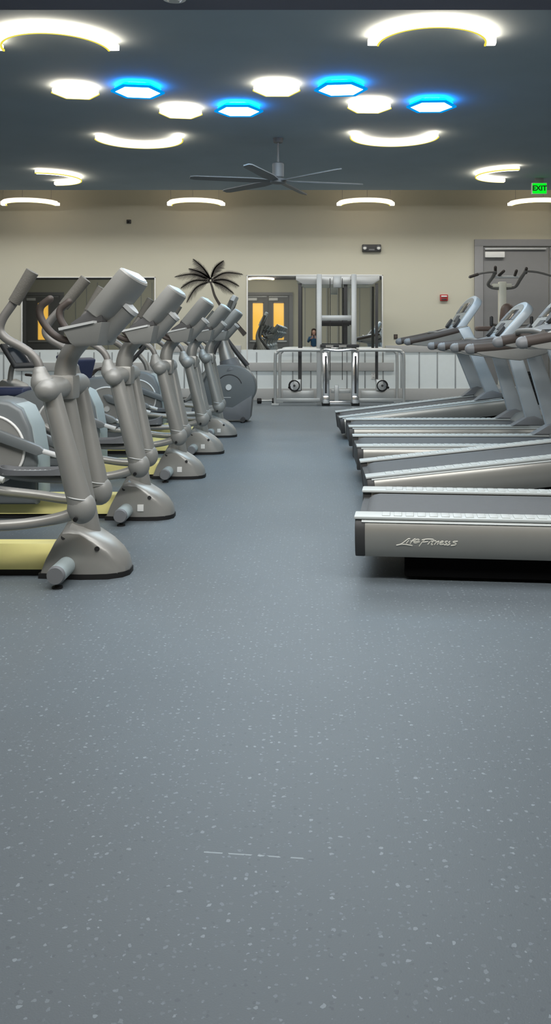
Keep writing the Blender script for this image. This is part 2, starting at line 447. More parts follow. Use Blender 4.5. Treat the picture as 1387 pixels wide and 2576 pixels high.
def text_mesh(body, size, name, m, parent, mx, extrude=0.002, shear=0.0):
    cu = bpy.data.curves.new(name, 'FONT'); cu.body = body; cu.size = size; cu.extrude = extrude; cu.align_x = 'CENTER'; cu.align_y = 'CENTER'; cu.shear = shear; cu.offset = 0.003
    o = bpy.data.objects.new('tmp_text', cu); COL.objects.link(o)
    dg = bpy.context.evaluated_depsgraph_get(); dg.update()
    me = bpy.data.meshes.new_from_object(o.evaluated_get(dg)); bpy.data.objects.remove(o); bpy.data.curves.remove(cu)
    me.name = name; me.transform(mx); me.materials.clear(); me.materials.append(M[m])
    r = bpy.data.objects.new(name, me); COL.objects.link(r); r.parent = parent; return r
RX = Matrix.Rotation(PI / 2, 4, 'X')
def exit_sign():
    Y = 12.76; c = at(1357, 474, Y); t = thing('exit_sign', 'glowing green EXIT sign hanging from the ceiling at the right edge', 'exit sign', (c.x, Y, ZC))
    z0, z1 = c.z - .085 - ZC, c.z + .078 - ZC
    MB().box(-.11, .11, -.02, .02, z0, z1, .006).build('housing', 'white', t)
    MB().box(-.1, .1, -.026, -.019, z0 + .008, z1 - .008, .003).build('lit_panel', 'exit', t)
    MB().box(-.06, .06, -.02, .02, z1 - .004, 0, .004).build('ceiling_bracket', 'grey', t)
    text_mesh('EXIT', .1, 'lettering', 'exit_txt', t, Matrix.Translation((0, -.028, (z0 + z1) / 2)) @ RX)
exit_sign()

# ------------------------------------------------------------------ light fittings
ZL = H + 2.2      # underside of the fittings
def arc_profile(m, c0, c1, z0, z1, a0, a1, seg=36, R0=.0):
    rings = []
    for k in range(seg + 1):
        t = a0 + (a1 - a0) * k / seg
        cs, sn = math.cos(t), math.sin(t)
        rings.append([(c0 * cs, c0 * sn, z0), (c1 * cs, c1 * sn, z0), (c1 * cs, c1 * sn, z1), (c0 * cs, c0 * sn, z1)])
    return m.loft(rings)
def make_arc():
    t = thing('arc_light', '', 'ceiling light', (0, 0, 0), 0, 'half-ring ceiling lights')
    arc_profile(MB(), .408, .482, .004, .042, -PI, 0).build('light_side', 'led_side', t)
    arc_profile(MB(), .414, .476, .0, .006, -PI * .995, -PI * .005).build('diffuser', 'led', t)
    arc_profile(MB(), .43, .46, .04, .066, -PI * .97, -PI * .03).build('ceiling_mount', 'white', t)
    arc_profile(MB(), .398, .412, -.003, .012, -PI, 0).build('glow_fringe', 'led_fringe', t)  # bloom fringe added as a glowing strip on the inner edge
    return t
arc0 = make_arc()
tmp = arc_profile(MB(), .478, .492, -.003, .012, -PI, 0).build('glow_fringe', 'led_fringe'); OUTER = tmp.data; bpy.data.objects.remove(tmp)  # same added bloom strip on the outer edge, for turned arcs
arcs = [(-1.98, 6.88, 0, 'nearest half-ring ceiling light at upper left, bulging toward the viewer'),
        (.889, 6.76, 0, 'nearest half-ring ceiling light at upper right, bulging toward the viewer'),
        (-1.95, 9.95, PI, 'half-ring ceiling light left of the fan, curved like a smile'),
        (.888, 9.84, PI, 'half-ring ceiling light right of the fan, curved like a smile'),
        (-3.75, 12.5, PI / 2, 'half-ring ceiling light at far left, open toward the left wall'),
        (2.71, 12.25, -PI / 2, 'half-ring ceiling light near the exit sign, open toward the right'),
        (-4.74, 14.98, 0, 'leftmost of four hanging half-ring lights along the back wall'),
        (-1.97, 14.98, 0, 'second from left of the hanging half-ring lights along the back wall'),
        (.867, 14.98, 0, 'hanging half-ring light above the emergency light on the back wall'),
        (3.73, 14.98, 0, 'rightmost hanging half-ring light, just below the exit sign'),
        (-1.97, -2.3, PI, 'half-ring ceiling light seen reflected at top left of the centre mirror')]
for i, (x, y, rz, lb) in enumerate(arcs):
    o = arc0 if i == 0 else copy_tree(arc0)
    o.location = (x, y, ZL if y > 0 else ZL - .06); o.rotation_euler = (0, 0, rz); o['label'] = lb
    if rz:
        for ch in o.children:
            if ch.name.startswith('glow_fringe'): ch.data = OUTER
    if 14 < y:
        m = MB()
        for a in (-.85, -.5, -.15): m.cyl((.445 * math.cos(a * PI), .445 * math.sin(a * PI), .08), (.445 * math.cos(a * PI), .445 * math.sin(a * PI), ZU - ZL), .003, 6)
        m.build('hanging_wire', 'grey', o)
def make_hex(blue):
    t = thing('hexagon_light', '', 'ceiling light', (0, 0, 0), 0, 'blue hexagon ceiling lights' if blue else 'white hexagon ceiling lights')
    def hx(R): return [(R * math.cos(k * PI / 3), R * math.sin(k * PI / 3)) for k in range(6)]
    MB().prism(hx(.205), .006, .04, axis='z').build('light_side', 'led_bside' if blue else 'led_side', t)
    MB().prism(hx(.198), 0, .007, axis='z').build('diffuser', 'led_b' if blue else 'led', t)
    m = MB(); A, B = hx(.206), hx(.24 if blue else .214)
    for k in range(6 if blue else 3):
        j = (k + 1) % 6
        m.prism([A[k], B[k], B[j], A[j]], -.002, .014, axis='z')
    m.build('glow_fringe', 'led_bhalo' if blue else 'led_fringe', t)
    MB().prism(hx(.13), .04, .066, axis='z').build('ceiling_mount', 'white', t)
    return t
hw, hb = make_hex(False), make_hex(True)
hexes = [(190, 236, 0, 8, 'white hexagon ceiling light farthest left in the row'), (347, 233, 1, 8, 'blue-glowing hexagon light farthest left of the blue ones'),
         (455, 287, 0, 9, 'white hexagon ceiling light between the two left blue hexagons'), (601, 281, 1, 0, 'blue-glowing hexagon light second from left among the blue ones'),
         (696, 229, 0, 0, 'white hexagon ceiling light in the middle, straight above the fan'), (858, 227, 1, -6, 'blue-glowing hexagon light just right of the middle white hexagon'),
         (930, 273, 0, 2, 'white hexagon ceiling light between the two right blue hexagons'), (1086, 270, 1, -2, 'blue-glowing hexagon light farthest right in the row')]
used = [False, False]
for px, py, bl, rot, lb in hexes:
    p = hb if bl else hw
    o = copy_tree(p) if used[bl] else p
    used[bl] = True
    Y = F * 2.2 / (CY - py)
    o.location = ((px - CX) * Y / F, Y, ZL); o.rotation_euler = (0, 0, math.radians(rot)); o['label'] = lb
# smoke detector by the ceiling tone line
t = thing('smoke_detector', 'round white smoke detector on the dark ceiling at the top edge', 'smoke detector', (at(447, 0, 5.86).x, 5.72, ZC - .06))
m = MB(); m.cyl((0, 0, -.045), (0, 0, 0), .075, 28, .085); m.build('base', 'white', t)
MB().cyl((0, 0, -.06), (0, 0, -.044), .035, 20, .055).build('sensor_cap', 'silver_lite', t)
# ceiling fan
FX, FY = at(700, 350, 10.2).x, 10.2
t = thing('ceiling_fan', 'grey six-bladed ceiling fan hanging from the dark ceiling', 'ceiling fan', (FX, FY, ZC))
m = MB(); m.cyl((0, 0, -.05), (0, 0, 0), .05, 20, .06); m.build('canopy', 'fan', t)
MB().cyl((0, 0, -.3), (0, 0, -.04), .012, 10).build('down_rod', 'fan', t)
MB().tube([(0, 0, -.275), (0, 0, -.29), (0, 0, -.44), (0, 0, -.455)], [.045, .065, .065, .05], 24).build('motor', 'fan', t)
MB().tube([(0, 0, -.455), (0, 0, -.47), (0, 0, -.51), (0, 0, -.52)], [.06, .1, .09, .04], 24).build('hub', 'fan', t)
for k in range(6):
    a = math.radians(-47 + 60 * k); mx = Matrix.Rotation(a, 4, 'Z') @ Matrix.Translation((0, 0, -.485)) @ Matrix.Rotation(math.radians(12), 4, 'X')
    MB().prism([(.09, -.035), (.3, -.065), (.95, -.05), (1.0, -.03), (1.0, .03), (.95, .05), (.3, .06), (.09, .035)], -.006, .006, axis='z', mx=mx).build('blade', 'fan', t)

# ------------------------------------------------------------------ elliptical trainers
def U(u, y, z): return Vector((-u, y, z))
def make_elliptical():
    t = thing('elliptical_trainer', '', 'elliptical trainer', (0, 0, 0), 0, 'row of grey ellipticals along the left of the aisle')
    # front cowl
    st = [(0.0, .035, .05), (.012, .07, .085), (.04, .098, .125), (.09, .118, .165), (.15, .126, .2), (.21, .126, .226), (.262, .12, .243), (.29, .116, .228), (.33, .111, .168), (.368, .106, .095), (.39, .102, .04)]
    rings = []
    for u, w, zt in st:
        zc = .023 + max(0, min(.172, (u - .045) * 2.6 if u < .08 else .091 + (u - .08) * .75)) * min(1, (zt - .02) / .2)
        zc = min(zc, zt - .012)
        half = [(w, .022), (w * .985, .022 + (zc - .022) * .5), (w * .94, zc)]
        for k in range(1, 8):
            t_ = PI / 2 * k / 7; half.append((w * .94 * math.cos(t_) ** .8, zc + (zt - zc) * math.sin(t_) ** .9))
        half[-1] = (0, zt)
        rings.append([U(u, -y, z) for y, z in half] + [U(u, y, z) for y, z in half[-2::-1]])
    cw = MB().loft(rings).build('front_cowl', 'silver', t, None, 24)
    for u, z, y in ((.285, .185, -.098), (.13, .135, -.108)):
        MB().cyl(U(u, y, z), U(u, y - .012, z + .004), .011, 14).build('screw_hole', 'black', cw)
    MB().prism([(0.004, -.04), (-.02, -.085), (-.08, -.122), (-.2, -.13), (-.4, -.108), (-.4, .108), (-.2, .13), (-.08, .122), (-.02, .085), (0.004, .04)], 0, .024, axis='z').build('rubber_sole', 'black', t)
    MB().loft([[U(.24 + .075 * math.cos(a), .055 * math.sin(a), .2) for a in [2 * PI * k / 20 for k in range(20)]],
               [U(.215 + .056 * math.cos(a), .05 * math.sin(a), .275) for a in [2 * PI * k / 20 for k in range(20)]]]).build('mast_collar', 'silver', t)
    # yellow rail
    MB().prism([(-.062, .03), (-.068, .1), (-.045, .145), (.045, .145), (.068, .1), (.062, .03)], -1.65, -.34, axis='x').build('floor_rail', 'yellow', t)
    MB().prism([(-.05, .0), (-.05, .035), (.05, .035), (.05, .0)], -1.62, -.36, axis='x').build('rail_underside', 'black', t)
    # stabilisers
    for u, nm in ((.268, 'front_stabiliser'), (1.58, 'rear_stabiliser')):
        s = MB().tube([U(u, -.285, .062), U(u, .285, .062)], .041, 20).build(nm, 'fairing', t)
        for q in (-1, 1):
            MB().cyl(U(u, q * .284, .062), U(u, q * .3, .062), .042, 20, .036).build('end_cap', 'grey', s)
            MB().tube([U(u - .0, q * .262, .0), U(u, q * .262, .008), U(u, q * .262, .009), U(u, q * .262, .04)], [.024, .024, .01, .01], 12).build('levelling_foot', 'black', s)
    # mast and neck
    MB().tube([U(.185, 0, .16), U(.311, 0, .868)], [.05, .043], 22).build('mast', 'silver', t)
    MB().tube([U(.31, 0, .84), U(.305, 0, .95), U(.283, 0, 1.02), U(.23, 0, 1.085), U(.19, 0, 1.11)], [.05, .05, .046, .044, .044], 20, 6).build('console_neck', 'silver', t)
    # pivot
    m = MB(); m.tube([U(.311, -.27, .868), U(.311, -.05, .868)], [.053, .05], 22, round0=True); m.tube([U(.311, .05, .868), U(.311, .27, .868)], [.05, .053], 22, round1=True)
    m.build('pivot_tube', 'silver_dark', t)
    m = MB(); m.box(-.375, -.25, -.062, .062, .81, .925, .02); m.build('pivot_clamp', 'silver', t)
    # moving arms
    for s in (-1, 1):
        du = 0 if s < 0 else .028
        g = 0 if s < 0 else -.105
        arm = MB().tube([U(.305, s * .235, .86), U(.24 + du / 2, s * .228, .6), U(.18 + du, s * .22, .37)], [.042, .047, .054], 20).build('moving_arm', 'silver', t)
        m = MB(); m.ball(U(.172 + du, s * .222, .345), (.064, .056, .072), 20)
        m.build('knuckle', 'silver_dark', arm)
        MB().ring((0, 0, 0), .055, .003, 'z', 24).build('knuckle_seam', 'silver_lite', arm).matrix_local = Matrix.Translation(U(.184 + du, s * .22, .392)) @ Matrix.Rotation(.18, 4, 'Y')
        MB().cyl(U(.185 + du, s * .222 - .05, .305), U(.185 + du, s * .222 - .061, .303), .01, 12).build('knuckle_bolt', 'black', arm)
        def hp(u, z): return U(u + g * (z - .9) / .48, s * .25, z)
        MB().tube([U(.318, s * .245, .868), U(.34, s * .25, .905), hp(.348, .945)], [.05, .05, .032], 18, 5, True, True).build('arm_hub', 'silver_dark', arm)
        MB().tube([hp(.345, .92), hp(.352, .975), hp(.38, 1.02), hp(.43, 1.056), hp(.495, 1.092), hp(.524, 1.13), hp(.512, 1.18), hp(.468, 1.245), hp(.44, 1.29)], .0195, 14, 6).build('handle_tube', 'tube', arm)
        MB().tube([hp(.462, 1.252), hp(.381, 1.388)], [.027, .029], 16).build('foam_grip', 'foam', arm)
        # link arm and pedal
        zz = 0 if s < 0 else .07
        lk = MB().tube([U(.175 + du, s * .222, .335), U(.25, s * .222, .305), U(.36, s * .22, .282 + zz * .3), U(.5, s * .235, .27 + zz * .7), U(.7, s * .24, .27 + zz), U(.95, s * .235, .30 + zz), U(1.2, s * .2, .42 + zz)], [.03, .026, .024, .024, .024, .024, .026], 14, 6).build('link_arm', 'silver', t)
        cx, L, W, py = (.76, .215, .075, s * .245) if s < 0 else (.95, .215, .075, s * .245)
        rings = []
        n = 44
        for dw, hz in ((0, 0.0), (.004, 1.0), (-.004, 1.0), (-.008, 0.12)):
            r = []
            for k in range(n):
                a = 2 * PI * k / n; c, q = math.cos(a), math.sin(a)
                ux = (abs(c) ** .5) * (1 if c > 0 else -1) * (L + dw); uy = (abs(q) ** .6) * (1 if q > 0 else -1) * (W + dw)
                hh = .03 + .045 * max(0, -c) ** 1.5 + .02 * max(0, c) ** 2
                r.append(U(cx + ux, py + uy, .30 + zz + hz * hh))
            rings.append(r)
        pd = MB().loft(rings).build('pedal', 'grey', lk)
        m = MB(); 
        m.box(-cx - L * .86, -cx + L * .86, py - W * .82, py + W * .82, .305 + zz, .314 + zz, .003)
        for q in range(-5, 6): m.box(-cx + q * .03 - .004, -cx + q * .03 + .004, py - W * .72, py + W * .72, .313 + zz, .317 + zz)
        m.build('pedal_pad', 'silver_lite', pd)
        # rear link cover blade beside the drive housing
        MB().prism([(-.72, .42), (-.76, .455), (-1.05, .57), (-1.1, .56), (-1.06, .5), (-.78, .40)], s * .185 - .02, s * .185 + .02, .008).build('link_cover', 'cool', lk)
        MB().cyl(U(.745, s * .19, .425), U(.66, s * .19, .40), .016, 12).build('link_rod_end', 'silver_lite', lk)
    # drive housing
    prof = [(-.80, .10), (-.80, .36), (-.835, .56), (-.885, .67), (-.96, .716), (-1.06, .735), (-1.2, .725), (-1.36, .685), (-1.55, .6), (-1.68, .5), (-1.72, .36), (-1.7, .1)]
    dh = MB().prism(prof, -.15, .15, .028, seg=3).build('drive_housing', 'cool', t)
    MB().prism([(-.794, .14), (-.794, .36), (-.829, .565), (-.885, .677), (-.93, .70), (-.95, .68), (-.9, .55), (-.86, .36), (-.86, .14)], -.118, .118, .0).build('front_fairing', 'fairing', dh)
    for s in (-1, 1):
        MB().cyl(U(1.07, s * .149, .43), U(1.07, s * .158, .43), .205, 48, .2).build('flywheel_disc', 'grey' if s > 0 else 'silver_dark', dh)
        MB().ring(U(1.07, s * .157, .43), .203, .008, 'y', 48).build('disc_ring', 'white', dh)
        MB().cyl(U(1.07, s * .157, .43), U(1.07, s * .172, .43), .03, 20, .025).build('crank_cap', 'silver_lite', dh)
    # console
    def rect(u0, z0, u1, z1, w): return [U(u0, -w, z0), U(u1, -w, z1), U(u1 - .012, -w * .6, z1), U(u1 - .012, w * .6, z1), U(u1, w, z1), U(u0, w, z0)]
    tray = MB().loft([rect(.215, 1.058, .12, 1.062, .165), rect(.235, 1.075, .11, 1.08, .18), rect(.262, 1.132, .088, 1.168, .2)]).build('console_tray', 'silver_dark', t)
    MB().loft([rect(.278, 1.129, .125, 1.162, .207), rect(.28, 1.141, .125, 1.173, .209)]).build('tray_lip', 'silver_lite', tray)
    MB().prism([(-.25, 1.138), (-.235, 1.165), (-.14, 1.23), (-.105, 1.235), (-.09, 1.17)], -.165, .165, .006).build('console_deck', 'dark', t)
    stalk = MB().tube([U(.14, 0, 1.13), U(.02, 0, 1.245)], [.075, .062], 20, sx=1.25).build('display_stalk', 'silver_dark', t)
    MB().tube([U(.022, 0, 1.243), U(.008, 0, 1.256)], [.066, .062], 20, sx=1.25).build('stalk_end', 'silver_lite', stalk)
    d = Vector((.155, 0, .188)).normalized(); nn = Vector((-d.z, 0, d.x))
    mx = Matrix(((d.x, 0, nn.x, -.145), (0, 1, 0, 0), (d.z, 0, nn.z, 1.195), (0, 0, 0, 1)))
    # slab: local x along the slab (0..0.255), z the normal to the user
    rg = []
    for x, w, th in ((0, .15, .045), (.012, .175, .06), (.06, .19, .072), (.2, .195, .074), (.247, .19, .07), (.255, .183, .062)):
        rg.append([mx @ Vector(p) for p in [(x, -w, .03)] + [(x, -w * math.cos(PI * k / 12), -th * math.sin(PI * k / 12) ** .8) for k in range(13)] + [(x, w, .03)]])
    disp = MB().loft(rg).build('display', 'silver_dark', t, None, 35)
    MB().prism([(-.17, .024)] + [(-.17 * math.cos(PI * k / 12), -.054 * math.sin(PI * k / 12) ** .8) for k in range(13)] + [(.17, .024)], .25, .259, .002, axis='x', mx=mx).build('display_end_cap', 'cap_pale', disp)
    MB().box(.03, .235, -.165, .165, .028, .034, .003, mx).build('screen', 'screen', disp)
    for s in (-1, 1):
        MB().tube([U(.2, s * .12, 1.09), U(.262, s * .15, 1.085), U(.325, s * .155, 1.12), U(.372, s * .155, 1.185), U(.374, s * .155, 1.235), U(.332, s * .155, 1.272)], .0165, 14, 6, False, True).build('fixed_handle', 'brown', t)
    return t
YE_ = [4.18, 5.476, 7.03, 8.48, 9.9]
lab_e = ['nearest grey elliptical trainer, front of the left row, without a white sticker', 'second grey elliptical trainer from the viewer in the left row',
         'third grey elliptical trainer, middle of the five in the left row', 'fourth grey elliptical trainer from the viewer in the left row',
         'farthest of the five grey ellipticals, beside the big flywheel machine']
e0 = make_elliptical()
for i, y in enumerate(YE_):
    o = e0 if i == 0 else copy_tree(e0)
    o.location = (-.856, y, 0); o['label'] = lab_e[i]
for o in [x for x in S.objects if x.name.startswith('elliptical_trainer')]:
    if o is e0: continue
    MB().box(-.2, -.163, -.1305, -.122, .058, .098, .001).build('white_sticker', 'white', o)

# ------------------------------------------------------------------ big flywheel machine behind the ellipticals
def flywheel_machine():
    Y = 11.7; s = F / Y
    X0 = (578 - CX) / s
    t = thing('cross_trainer', 'grey cross trainer with a big round flywheel housing at the row end', 'cross trainer', (X0, Y, 0))
    zc = H - (973 - CY) / s
    pr = []
    for k in range(40):
        a = 2 * PI * k / 40
        pr.append((.355 * math.cos(a) * (1 if math.cos(a) > 0 else 1.25), zc + .3 * math.sin(a)))
    h = MB().prism(pr, -.14, .14, .02, seg=3).build('flywheel_housing', 'cool', t)
    MB().ring((0.01, -.142, zc), .165, .006, 'y', 32, PI * .1, PI * .75).build('housing_groove', 'dark', h)
    MB().cyl((0, -.138, zc), (0, -.16, zc), .042, 24, .036).build('hub_cap', 'white', h)
    MB().box(-.07, .03, -.144, -.139, zc - .135, zc - .125).build('badge', 'silver_lite', h)
    MB().prism([(-.5, .03), (-.46, .26), (.05, .19), (.31, .36), (.28, .06), (.26, .03)], -.155, .155, .012).build('base_shroud', 'grey', t)
    MB().box(-1.45, .2, -.05, .05, .03, .12, .012).build('floor_rail', 'grey', t)
    for x in (.19, -1.4):
        b = MB().tube([(x, -.26, .04), (x, .26, .04)], .03, 14).build('stabiliser', 'dark', t)
        for q in (-1, 1): MB().cyl((x, q * .2, 0), (x, q * .2, .03), .028, 14).build('rubber_foot', 'black', b)
    MB().tube([(0.02, 0, zc + .2), (-.08, 0, 1.0), (-.1, 0, 1.15), (-.03, 0, 1.35)], [.12, .075, .06, .05], 22, 5).build('mast', 'silver', t)
    MB().tube([(.02, 0, zc + .22), (-.02, 0, zc + .36)], [.15, .115], 22).build('mast_boot', 'grey', t)
    con = MB().box(-.03, .03, -.2, .2, -.16, .18, .025, Matrix.Translation((.0, 0, 1.48)) @ Matrix.Rotation(math.radians(28), 4, 'Y')).build('console', 'silver_lite', t)
    MB().box(-.036, -.028, -.16, .16, -.1, .14, .004, Matrix.Translation((.0, 0, 1.48)) @ Matrix.Rotation(math.radians(28), 4, 'Y')).build('screen', 'screen', con)
    for q in (-1, 1):
        k = 0 if q > 0 else -.45
        a = MB().tube([(.22 + k, q * .2, .72), (.05 + k * .5, q * .22, .93), (-.07, q * .24, 1.12), (-.05, q * .25, 1.3), (.0, q * .25, 1.45)], [.035, .03, .022, .02, .02], 14, 5).build('swing_arm', 'dark', t)
        MB().tube([(-.03, q * .25, 1.36), (.05, q * .25, 1.57)], .027, 14).build('foam_grip', 'foam', a)
        MB().tube([(.2 + k, q * .2, .74), (.23 + k * 1.2, q * .2, .6), (.1 + k * 1.2, q * .2, .4), (-.6, q * .2, .27), (-1.2, q * .2, .22)], .025, 12, 5).build('link_arm', 'silver', t)
        MB().box(-.95, -.55, q * .2 - .075, q * .2 + .075, .27, .3, .02).build('pedal', 'dark', t)
flywheel_machine()

# ------------------------------------------------------------------ recumbent bikes and bench at back left
def recumbent(loc, rz, label):
    t = thing('recumbent_bike', label, 'exercise bike', loc, rz, 'recumbent bikes at the back left')
    # faces local +x
    pr = [(.62, .1), (.72, .3), (.66, .48), (.5, .56), (.3, .5), (.15, .3), (.12, .1)]
    h = MB().prism(pr, -.13, .13, .025, seg=3).build('drive_housing', 'silver', t)
    MB().cyl((.42, -.13, .32), (.42, -.14, .32), .13, 32).build('flywheel_disc', 'silver_dark', h)
    MB().box(-.95, .66, -.05, .05, .05, .13, .015).build('floor_rail', 'silver', t)
    for x in (.6, -.9):
        b = MB().tube([(x, -.28, .045), (x, .28, .045)], .035, 14).build('stabiliser', 'dark', t)
    MB().tube([(.5, 0, .5), (.46, 0, .7), (.36, 0, .84)], .035, 14, 4).build('console_post', 'silver', t)
    mx = Matrix.Translation((.36, 0, .86)) @ Matrix.Rotation(math.radians(-48), 4, 'Y')
    c = MB().box(-.2, .2, -.17, .17, -.025, .025, .024, mx, 3).build('console', 'dark', t)
    MB().box(-.14, .12, -.12, .12, .023, .028, .003, mx).build('screen', 'screen', c)
    for k in range(3): MB().cyl(mx @ Vector((.15, -.07 + .07 * k, .024)), mx @ Vector((.15, -.07 + .07 * k, .03)), .014, 12).build('button', 'silver_lite', c)
    MB().box(-.62, -.2, -.21, .21, .44, .51, .03, None, 3).build('seat', 'navy', t)
    MB().box(-.045, .045, -.2, .2, 0, .36, .03, Matrix.Translation((-.66, 0, .5)) @ Matrix.Rotation(math.radians(-18), 4, 'Y'), 3).build('backrest', 'navy', t)
    MB().prism([(-.6, .12), (-.5, .45), (-.28, .45), (-.36, .12)], -.06, .06, .01).build('seat_post', 'silver', t)
    for q in (-1, 1):
        MB().tube([(-.5, q * .2, .42), (-.4, q * .28, .48), (-.25, q * .29, .62), (-.12, q * .29, .64)], .017, 12, 5, False, True).build('side_handle', 'brown', t)
        cr = MB().tube([(.42, q * .14, .32), (.42 + q * .14, q * .17, .32 + q * .05)], .014, 10).build('crank', 'silver_lite', t)
        MB().box(.36 + q * .14, .48 + q * .14, q * .17, q * .28, .31 + q * .05, .335 + q * .05, .008).build('pedal', 'black', cr)
    return t
recumbent((-3.48, 11.25, 0), math.radians(150), 'recumbent exercise bike with tilted dark console behind the nearest elliptical')
recumbent((-2.95, 13.2, 0), math.radians(8), 'recumbent exercise bike near the left wall mirror behind the ellipticals')
def bench():
    t = thing('flat_bench', 'flat weight bench with navy pad at far left', 'weight bench', (-3.72, 9.7, 0), 0)
    MB().box(-.55, .62, -.14, .14, .47, .56, .03, None, 3).build('pad', 'navy', t)
    m = MB(); m.box(-.5, .55, -.03, .03, .4, .47, .006); m.build('spine', 'steel', t)
    for x in (-.45, .5):
        l = MB().box(x - .03, x + .03, -.03, .03, .04, .42, .006).build('leg', 'steel', t)
        MB().box(x - .03, x + .03, -.25, .25, 0, .05, .008).build('foot_bar', 'dark', l)
bench()

# ------------------------------------------------------------------ treadmills
LOGO = [[(395, 165), (300, 238), (235, 255)], [(240, 255), (330, 243), (450, 262)], [(395, 165), (420, 166)], [(402, 188), (368, 230)],
        [(492, 164), (455, 186), (418, 236)], [(425, 200), (480, 194)], [(468, 212), (528, 198), (536, 178), (500, 178), (470, 205), (470, 222), (500, 224), (548, 208)],
        [(612, 183), (572, 225), (540, 270)], [(575, 184), (650, 172), (728, 178)], [(590, 216), (658, 206)], [(684, 208), (655, 246)],
        [(740, 180), (700, 246), (722, 248)], [(692, 202), (765, 197)], [(772, 206), (742, 250)], [(760, 222), (798, 204), (800, 216), (780, 250)],
        [(815, 232), (858, 216), (856, 204), (828, 210), (812, 238), (828, 250), (868, 240)], [(920, 205), (888, 208), (888, 222), (906, 236), (900, 250), (868, 254)],
        [(1052, 206), (1000, 208), (992, 220), (1026, 234), (1018, 254), (960, 264)], [(952, 204), (930, 222), (946, 236), (936, 252), (905, 258)]]
def make_treadmill(loc, rz, tilt, tip, label, logo=False):
    t = thing('treadmill', label, 'treadmill', loc, 0, 'row of treadmills on the right of the aisle')
    t.rotation_euler = (0, -tilt, rz)
    ribs = 30
    for s in (-1, 1):
        def yy(a): return s * a
        # side panel, bowed in section
        sec = [(.392, .29), (.408, .272), (.416, .245), (.417, .215), (.411, .18), (.398, .145), (.378, .116), (.3, .116), (.3, .29)]
        sp = MB().prism([(yy(a), b_) for a, b_ in sec], .045, 1.86, axis='x').build('side_panel', 'panel', t, None, 50)
        MB().prism([(yy(a * 1.003), b_) for a, b_ in sec], 0.0, .046, .006, axis='x').build('end_cap', 'dark', sp)
        MB().prism([(yy(.404), .270), (yy(.4125), .276), (yy(.404), .284)], .03, 1.8, axis='x').build('panel_seam', 'strip', sp)
        m = MB(); m.box(-.004, 1.74, *sorted((yy(.285), yy(.408))), .286, .300, .006)
        for k in range(ribs):
            x = .12 + k * .053
            m.box(x, x + .036, *sorted((yy(.305), yy(.388))), .298, .304, .004)
        m.build('foot_rail', 'strip', t)
        if s < 0 and logo:
            lg = MB()
            for stk in LOGO:
                pts = []
                for px, py in stk:
                    ix, iy = 980 + px / 5.335, 1330 + py / 5.335
                    x = (ix - 919) / 568.0; z = .3 - (iy - 1304 - (ix - 919) * .03) / 568.0
                    zz_ = [(.116, .378), (.145, .398), (.18, .411), (.215, .417), (.245, .416), (.272, .408), (.29, .392)]
                    yb = next((q0[1] + (q1[1] - q0[1]) * (z - q0[0]) / (q1[0] - q0[0]) for q0, q1 in zip(zz_, zz_[1:]) if q0[0] <= z <= q1[0]), .41)
                    pts.append((x, -yb, z))
                lg.tube(pts, .0024, 6, 3)
            lg.build('brand_lettering', 'logo', sp)
        # upright, cover, arm
        up = MB().prism([(1.62, .27), (1.43, .95), (1.37, 1.09), (1.50, 1.10), (1.555, .95), (1.775, .27)], *sorted((yy(.335), yy(.405))), .016).build('upright', 'post', t)
        MB().prism([(1.46, .301), (1.5, .325), (1.6, .385), (1.665, .395), (1.80, .34), (1.80, .301)], *sorted((yy(.29), yy(.412))), .014).build('upright_boot', 'grey', t)
        arm = MB().prism([(tip + .04, .995), (tip + .06, 1.03), (1.3, 1.085), (1.46, 1.12), (1.5, 1.06), (1.4, .975), (tip + .4, .925), (tip + .25, .94), (tip + .12, .965)], *sorted((yy(.335), yy(.385))), .012).build('handrail', 'silver_dark', t)
        MB().tube([(tip + .038, yy(.36), 1.014), (tip + .3, yy(.36), 1.036), (tip + .6, yy(.36), 1.072)], [.038, .038, .034], 18, 3, True, True).build('rail_grip', 'brown', arm)
        MB().tube([(tip + .03, yy(.36), 1.012), (tip + .055, yy(.36), 1.014)], [.039, .0395], 18, 1, True).build('grip_end', 'grey', arm)
    # belt with rounded tail
    pr = [(1.75, .284), (.09, .284)] + [(.09 - .075 * math.sin(a), .209 + .075 * math.cos(a)) for a in [PI * k / 8 for k in range(1, 9)]] + [(1.75, .134)]
    MB().prism(pr, -.278, .278).build('running_belt', 'belt', t)
    MB().box(.004, .085, -.3, .3, .12, .262, .012).build('tail_guard', 'dark', t)
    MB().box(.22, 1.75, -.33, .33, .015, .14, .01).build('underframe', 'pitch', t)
    for x in (.6, 1.6):
        for s in (-1, 1): MB().cyl((x, s * .2, .0 if tilt == 0 else .02), (x, s * .3, .06), .03, 14).build('rubber_foot', 'black', t)
    MB().prism([(1.6, .12), (1.6, .30), (1.66, .36), (1.78, .40), (1.98, .385), (2.06, .30), (2.06, .12)], -.33, .33, .03, seg=3).build('motor_hood', 'silver_dark', t)
    if tilt:
        MB().box(1.55, 1.95, -.3, .3, -.19, .13, .01).build('lift_base', 'black', t)
    # console
    d = Vector((.27, 0, .31)).normalized(); nn = Vector((-d.z, 0, d.x))
    mx = Matrix(((d.x, 0, nn.x, 1.40), (0, 1, 0, 0), (d.z, 0, nn.z, 1.085), (0, 0, 0, 1)))
    out = [(0, -.3), (.30, -.335)]
    for k in range(1, 12):
        a = -PI / 2 + PI * k / 12; out.append((.30 + .14 * math.cos(a) ** .8, .335 * math.sin(a)))
    out += [(.30, .335), (0, .3)]
    b = MB().prism(out, -.05, .03, .014, axis='z', mx=mx).build('console', 'post', t)
    inn = [(.05 + (x - .05) * .9 if x > .05 else .05, y * .86) for x, y in out]
    fp = MB().prism(inn, .028, .035, axis='z', mx=mx).build('face_panel', 'silver_dark', b)
